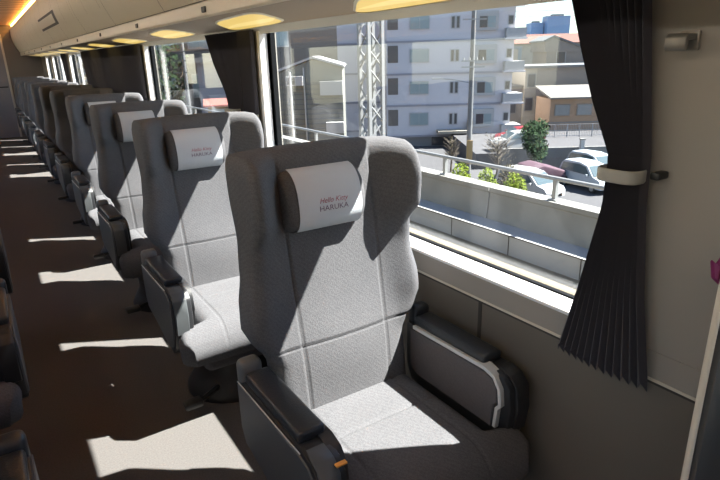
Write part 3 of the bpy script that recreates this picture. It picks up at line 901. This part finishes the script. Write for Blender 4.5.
B('ledge', M['white'], sh, -1.6, -.6, -.35, -.04, 6.9, 7.5)
B('ledge', M['white'], sh, -1.4, -.6, -.35, -.04, 5.2, 5.7)
for x in (-3.6, -2.35): B('downpipe', M['white'], sh, x, x+.06, -.12, -.05, 0, 8.1)
bf = bld('beige_flats', 0, 60, 'beige flats rising behind the corrugated shed')
B('wall', M['beige'], bf, -9, -3.8, 0, 8, 0, 14)
B('wall', M['house_orange'], bf, -5.3, -2.9, -1, 0, 0, 12.2)
for x in (-8.4, -6.7): 
    for z in (8.0, 10.6): win(bf, x, x+1.1, z, z+1.3, 0, M['pane_dark'])
# seen through window two
s1 = bld('red_roof_shop', -5.0, 21, 'small ochre shop with coral roof seen through the second window', rz=.25)
B('wall', M['yellow'], s1, -.45, 1.5, 0, 3, 0, 6.95)
bm = BM(); prism(bm, [(-.35, 6.93), (-.35, 6.99), (1.5, 7.10), (3.2, 7.0), (3.2, 6.93)], 'x', -.6, 1.65); link('roof', bm, M['coral'], s1)
for x in (-.25, .55): win(s1, x, x+.6, 6.35, 6.75, 0, M['pane_teal'])
s2 = bld('grey_blue_house', -6.6, 27, 'plain grey blue house behind the ochre shop', rz=.2)
B('wall', M['apt_band'], s2, -.7, 2.0, 0, 4, 0, 8.5)
bm = BM(); prism(bm, [(-1.1, 8.4), (-1.1, 8.6), (2.15, 8.9), (2.15, 8.5)], 'y', -.4, 5.4); link('roof', bm, M['roof_grey'], s2)
s3 = bld('brick_house', -8.5, 34, 'weathered brown house behind bare trees in the second window', rz=.1)
B('wall', M['recess'], s3, -4, 7.5, 0, 6, 0, 13)
for x in (-3.2, -1.0, 1.2, 3.4): 
    for z in (6.5, 9.2): win(s3, x, x+1.2, z, z+1.2, 0, M['pane_teal'])
s4 = bld('cream_house', -15.5, 52, 'cream house at the left of the second window', rz=.1)
B('wall', M['beige'], s4, -7, 5, 0, 8, 0, 11.5)
bm = BM(); prism(bm, [(-7.5, 11.4), (-1, 13.6), (5.5, 11.4)], 'y', -.4, 8.4); link('roof', bm, M['roof_grey'], s4)
for x in (-5.5, -2.5, .5): win(s4, x, x+1.5, 8.3, 9.8, 0, M['pane_teal'])
for i, (L, D, w, h, m, lab) in enumerate(((-38, 78, 20, 13, 'apt', 'pale block far behind the cream house'), (-62, 90, 20, 11.5, 'house_grey', 'taupe block at the far end of the street'), (-52, 125, 44, 15, 'beige', 'wide beige block on the left skyline'))):
    t = bld('distant_block', L, D, lab, 'building', group='blocks far along the line')
    B('wall', M[m], t, -w/2, w/2, 0, 10, 0, h)
    for k in range(int(w/4)): win(t, -w/2+1+k*4, -w/2+2.6+k*4, h-3.2, h-1.6, 0, M['pane_teal'])

# utility pole with street lamp arm
up = bld('utility_pole', 8.0, 40, 'grey utility pole with crossarms in front of the lilac block', 'pole')
bm = BM(); tube(bm, [(0, 0, 0), (.02, 0, 13.5)], .20, 12, .14); soft(link('pole', bm, M['pole'], up))
for z in (7.55, 7.95, 10.6):
    bm = BM(); box(bm, -.75, .85, -.22, -.14, z, z+.09); link('crossarm', bm, M['rail'], up)
for x in (-.6, -.2, .3, .7):
    bm = BM(); tube(bm, [(x, -.18, 8.04), (x, -.18, 8.22)], .05, 8); link('insulator', bm, M['white'], up)
bm = BM(); tube(bm, [(-.12, 0, 6.55), (-1.2, 0, 6.78), (-2.0, 0, 6.86)], .035, 6); arm = link('lamp_arm', bm, M['rail'], up)
bm = BM(); box(bm, -2.7, -1.95, -.1, .1, 6.83, 6.93, .02); link('lamp_head', bm, M['white'], arm)
bm = BM(); box(bm, -.2, .22, -.26, -.19, .9, 2.6); link('sign_board', bm, M['yellow'], up)
p2 = bld('utility_pole', -7.6, 26, 'slim pole with short crossarms seen through the second window', 'pole')
bm = BM(); tube(bm, [(0, 0, 0), (0, 0, 12)], .09, 10, .07); soft(link('pole', bm, M['pole'], p2))
for z in (8.0, 8.5, 8.9):
    bm = BM(); box(bm, -.5, .5, -.14, -.09, z, z+.05); link('crossarm', bm, M['pole'], p2)
p3 = bld('utility_pole', -2.6, 23, 'thin white pole in front of the corrugated shed', 'pole')
bm = BM(); tube(bm, [(0, 0, 0), (0, 0, 8.0)], .045, 8); soft(link('pole', bm, M['white'], p3))
# wires
for i, (z, lab) in enumerate(((13.6, 'highest of three thin overhead wires crossing the sky'), (13.1, 'middle one of three thin overhead wires crossing the sky'), (12.5, 'lowest of three thin overhead wires crossing the sky'))):
    bm = BM(); a, b = W(4, 69, GZ+z), W(70, 69, GZ+z+.6)
    tube(bm, [a.lerp(b, t/12)-Vector((0, 0, .5*4*(t/12)*(1-t/12))) for t in range(13)], .022, 4)
    o = link('overhead_wire', bm, M['wire']); tag(o, lab, 'wire', 'overhead wires')

# parking lot : concrete wall, raised lot, mesh fence
bm = BM(); box(bm, 10.9, 30, 0, .25, 0, 1.55); o = structure('lot_wall', bm, M['concrete_dark']); o.location = W(0, 42); o.rotation_euler.z = -YAW
bm = BM(); box(bm, 9, 34, .25, 11.5, 0, 1.2); o = structure('raised_lot', bm, M['asphalt']); o.location = W(0, 42); o.rotation_euler.z = -YAW
fe = bld('mesh_fence', 0, 49.5, 'white mesh fence in front of the orange house', 'fence', z=GZ+1.2)
for k in range(9):
    bm = BM(); box(bm, 15.2+k*1.1, 15.26+k*1.1, -.03, .03, 0, 1.15); link('post', bm, M['white'], fe)
bm = BM()
for z in (.1, .6, 1.1): box(bm, 15.2, 24.1, -.015, .015, z, z+.04)
for k in range(60): box(bm, 15.2+k*.148, 15.225+k*.148, -.008, .008, .1, 1.1)
link('mesh_panel', bm, M['white'], fe)
gp = bld('gate_post', 16.7, 41.4, 'white square post at the end of the lot wall by the silver van', 'post')
B('post', M['white'], gp, -.14, .14, -.14, .14, 0, 2.2)
B('cap', M['concrete_dark'], gp, -.18, .18, -.18, .18, 2.2, 2.28)

# cars. local x right, y forward
def car(L, D, rz, paint, label, kind='van', z=GZ, sc=1):
    root = bld('car', L, D, label, 'car', rz=rz, z=z, group='parked cars')
    if kind == 'van':
        side = [(-2.1, .35), (-2.12, .9), (-2.0, 1.45), (-1.75, 1.66), (-.2, 1.72), (.55, 1.60), (1.35, 1.02), (1.95, .88), (2.12, .66), (2.1, .33)]
        ws = [(.60, 1.55), (1.33, 1.03)]; sw = [(-1.85, 1.05), (-1.75, 1.50), (-.2, 1.58), (.45, 1.50), (1.0, 1.05)]; hh = 1.72
    else:
        side = [(-1.95, .33), (-2.0, .85), (-1.85, 1.05), (-1.25, 1.42), (-.3, 1.48), (.3, 1.42), (1.05, .98), (1.8, .82), (2.0, .62), (1.98, .30)]
        ws = [(.34, 1.38), (1.02, .99)]; sw = [(-1.4, 1.02), (-1.05, 1.34), (-.3, 1.38), (.22, 1.32), (.75, 1.0)]; hh = 1.48
    def hwid(zz): return .83 if zz < 1.0 else .83-.20*(zz-1.0)/(hh-1.0)
    bm = BM()
    xs = [-1, -.93, -.6, 0, .6, .93, 1]
    R = []
    for s in xs:
        R.append([bm.verts.new((s*hwid(zz), y*(1-.035*s*s), zz-(.03 if abs(s) == 1 else 0)*(1 if zz > 1.2 else 0))) for y, zz in side])
    n = len(side)
    for j in range(len(xs)-1):
        for i in range(n): bm.faces.new((R[j][i], R[j][(i+1) % n], R[j+1][(i+1) % n], R[j+1][i]))
    bm.faces.new(R[0]); bm.faces.new(R[-1][::-1])
    soft(link('body', bm, paint, root), 35)
    bm = BM()
    (ya, za), (yb, zb) = ws
    q = [(-hwid(za)*.86, ya, za), (hwid(za)*.86, ya, za), (hwid(zb)*.90, yb, zb), (-hwid(zb)*.90, yb, zb)]
    nrm = Vector((0, .55, .83))*.02
    f0 = [bm.verts.new(Vector(p)+nrm) for p in q]; f1 = [bm.verts.new(Vector(p)-nrm) for p in q]
    bm.faces.new(f0); bm.faces.new(f1[::-1])
    for i in range(4): bm.faces.new((f0[i], f0[(i+1) % 4], f1[(i+1) % 4], f1[i]))
    link('windscreen', bm, M['car_glass'], root)
    for s in (-1, 1):
        bm = BM(); v0 = [bm.verts.new((s*(hwid(zz)+.012), y, zz)) for y, zz in sw]; v1 = [bm.verts.new((s*(hwid(zz)-.03), y, zz)) for y, zz in sw]
        bm.faces.new(v0); bm.faces.new(v1[::-1])
        for i in range(len(sw)): bm.faces.new((v0[i], v0[(i+1) % len(sw)], v1[(i+1) % len(sw)], v1[i]))
        link('side_window', bm, M['car_glass'], root)
        bm = BM(); box(bm, s*.45-.17, s*.45+.17, 1.90, 2.03 if kind == 'van' else 1.93, .66, .80, .02); link('headlight', bm, M['headlamp'], root)
        bm = BM(); box(bm, s*.93-.07, s*.93+.07, .80, .92, .98, 1.12, .02); link('mirror', bm, paint, root)
        for y in (-1.25, 1.3):
            bm = BM(); tube(bm, [(s*.66, y, .31), (s*.84, y, .31)], .31, 20); wv = link('wheel', bm, M['tyre'], root)
            bm = BM(); tube(bm, [(s*.80, y, .31), (s*.85, y, .31)], .18, 14); link('hubcap', bm, M['rail'], wv)
    bm = BM(); box(bm, -.5, .5, 2.0 if kind == 'van' else 1.9, 2.10 if kind == 'van' else 1.98, .36, .54, .02); link('grille', bm, M['gasket'], root)
    root.scale = (sc, sc, sc)
    return root
car(10.5, 33.5, PI+.55, M['car_white'], 'white minivan parked nearest, behind the bushes and handrail')
car(14.9, 35.3, PI+.30, M['car_silver'], 'silver blue van parked right of the covered vehicle, next to the curtain')
car(16.6, 38.5, PI+.35, M['car_silver'], 'silver car mostly hidden behind the silver blue van')
car(13.3, 46.0, PI*.5, M['car_red'], 'red car at the back on the raised lot', 'sedan', GZ+1.2)
car(12.4, 43.6, PI*.5+.1, M['car_white'], 'white car in front of the red car on the raised lot', 'sedan', GZ+1.2)
cv = bld('covered_vehicle', 12.1, 36.6, 'low vehicle under a plum coloured cover between the white and silver vans', 'vehicle', rz=.2)
bm = BM(); prism(bm, [(-1.3, .35), (-1.35, .9), (-1.0, 1.35), (-.2, 1.5), (.6, 1.25), (1.35, 1.05), (1.4, .4)], 'y', -1, 1.2, .12, 3); soft(link('cover', bm, M['tarp'], cv))
bm = BM(); box(bm, -1.2, 1.3, -1.1, 1.1, .15, .62, .06); link('chassis', bm, M['teal'], cv)
for s in (-.8, .85):
    bm = BM(); tube(bm, [(s, -1.12, .28), (s, -.92, .28)], .28, 16); link('wheel', bm, M['tyre'], cv)

# plants
def leaves(bm, c, r, n, size, rnd):
    for _ in range(n):
        while True:
            p = Vector((rnd.uniform(-1, 1), rnd.uniform(-1, 1), rnd.uniform(-1, 1)))
            if .25 < p.length < 1: break
        q = Vector((c[0]+p.x*r[0], c[1]+p.y*r[1], c[2]+p.z*r[2]))
        a = Vector((rnd.uniform(-1, 1), rnd.uniform(-1, 1), rnd.uniform(-1, 1))).normalized(); b = a.orthogonal().normalized()
        s = size*rnd.uniform(.6, 1.3)
        bm.faces.new([bm.verts.new(q+a*s), bm.verts.new(q+b*s*.5), bm.verts.new(q-a*s), bm.verts.new(q-b*s*.5)])
def bush(L, D, w, h, m, label, seed, n=1200):
    rnd = random.Random(seed); root = bld('shrub', L, D, label, 'shrub', group='shrubs below the parapet')
    bm = BM(); leaves(bm, (0, 0, h*.5), (w*.5, w*.4, h*.5), n, .085, rnd); leaves(bm, (w*.2, 0, h*.4), (w*.35, w*.35, h*.4), n//2, .10, rnd); link('foliage', bm, m, root)
    bm = BM()
    for k in range(5): tube(bm, [(0, 0, 0), (rnd.uniform(-.3, .3)*w, rnd.uniform(-.2, .2)*w, h*.6)], .03, 5, .012)
    link('stem', bm, M['bark'], root)
    return root
bush(5.5, 29.5, 1.3, 3.05, M['leaf_lime'], 'lime green shrub just right of the utility pole base', 1)
bush(6.85, 29.2, 1.2, 2.8, M['leaf_lime'], 'second lime green shrub, between the first and the brightest one', 2)
bush(8.15, 28.4, 1.35, 2.7, M['leaf_lime'], 'brightest lime shrub right in front of the white minivan', 3)
bush(8.5, 30.8, 1.4, 2.6, M['leaf_dull'], 'dull brownish shrub behind the lime shrubs', 4)
def tree(L, D, h, r, m, label, seed, n=2200, bare=False, zc=.62, lsize=.16):
    rnd = random.Random(seed); root = bld('tree', L, D, label, 'tree', group='trees outside')
    bm = BM(); tube(bm, [(0, 0, 0), (.05, .03, h*.4), (0, 0, h*.75)], h*.028, 8, h*.012)
    for k in range(14 if not bare else 60):
        a = rnd.uniform(0, 2*PI); z = h*rnd.uniform(.3, .75); l = r*rnd.uniform(.5, 1)
        p = Vector((0, 0, z)); q = Vector((math.cos(a)*l*.6, math.sin(a)*l*.6, z+l*.5)); q2 = Vector((math.cos(a+.3)*l, math.sin(a+.3)*l, z+l*.8))
        tube(bm, [p, q, q2], .03 if not bare else .022, 4, .008)
    link('trunk', bm, M['twig'] if bare else M['bark'], root)
    if n:
        bm = BM()
        for k in range(7):
            a = rnd.uniform(0, 2*PI); q = r*.5*rnd.uniform(.3, 1)
            leaves(bm, (math.cos(a)*q, math.sin(a)*q, h*zc+rnd.uniform(-.25, .3)*h), (r*.55, r*.55, h*.2), n//7, lsize, rnd)
        link('foliage', bm, m, root)
    return root
tree(12.4, 39.6, 3.9, 1.35, M['leaf'], 'dark green tree behind the white minivan', 11, lsize=.13)
tree(9.6, 38, 3.4, 1.25, M['leaf_dull'], 'bare twiggy tree beside the utility pole', 12, n=120, bare=True, lsize=.07)
tree(7.0, 41.5, 3.0, .7, M['leaf_dull'], 'second bare twiggy tree close to the ochre column', 15, n=90, bare=True, lsize=.07)
tree(-10.9, 25.5, 10.5, 2.2, M['leaf_dull'], 'tall brownish tree left of the slim pole in the second window', 13, n=1500, bare=True, lsize=.14)
tree(-10.3, 31.4, 10.0, 1.8, M['leaf'], 'dark tree behind the slim pole in the second window', 14, n=1200, bare=True, lsize=.14)

# ------------------------------------------------------------------ light, world, camera
sd = Vector((-.70, .38, -1)).normalized()
sl = bpy.data.lights.new('sun', 'SUN'); sl.energy = 24.0; sl.angle = math.radians(.53); sl.color = (1, .95, .875)
so = bpy.data.objects.new('sun', sl); COL.objects.link(so); so.rotation_euler = (-sd).to_track_quat('Z', 'Y').to_euler()
so.location = (20, -10, 30)
wd = bpy.data.worlds.new('world'); scene.world = wd; wd.use_nodes = True
nt = wd.node_tree; bg = nt.nodes['Background']
sk = nt.nodes.new('ShaderNodeTexSky'); sk.sky_type = 'NISHITA'; sk.sun_disc = False
sk.sun_elevation = math.radians(51.5); sk.sun_rotation = math.atan2(.70, -.38); sk.air_density = 1.0; sk.dust_density = .3; sk.ozone_density = 2.5
nt.links.new(sk.outputs[0], bg.inputs['Color']); bg.inputs['Strength'].default_value = .22

cd = bpy.data.cameras.new('camera'); cam = bpy.data.objects.new('camera', cd); COL.objects.link(cam)
yaw, pitch, roll = math.radians(32.813804), math.radians(18.392747), math.radians(-1.528475)
F = Vector((math.sin(yaw)*math.cos(pitch), math.cos(yaw)*math.cos(pitch), -math.sin(pitch)))
R0 = Vector((math.cos(yaw), -math.sin(yaw), 0)); U0 = R0.cross(F)
R = R0*math.cos(roll)+U0*math.sin(roll); U = -R0*math.sin(roll)+U0*math.cos(roll)
m4 = Matrix((R, U, -F)).transposed().to_4x4(); m4.translation = (0, 0, 1.48)
cam.matrix_world = m4
cd.sensor_width = 36; cd.lens = 556.68/720*36; cd.clip_start = .02; cd.clip_end = 1000
scene.camera = cam
scene.view_settings.view_transform = 'Standard'; scene.view_settings.look = 'None'
scene.view_settings.exposure = 0.5; scene.view_settings.gamma = 1
scene.cycles.use_denoising = True
scene.cycles.max_bounces = 10; scene.cycles.diffuse_bounces = 6; scene.cycles.transparent_max_bounces = 24
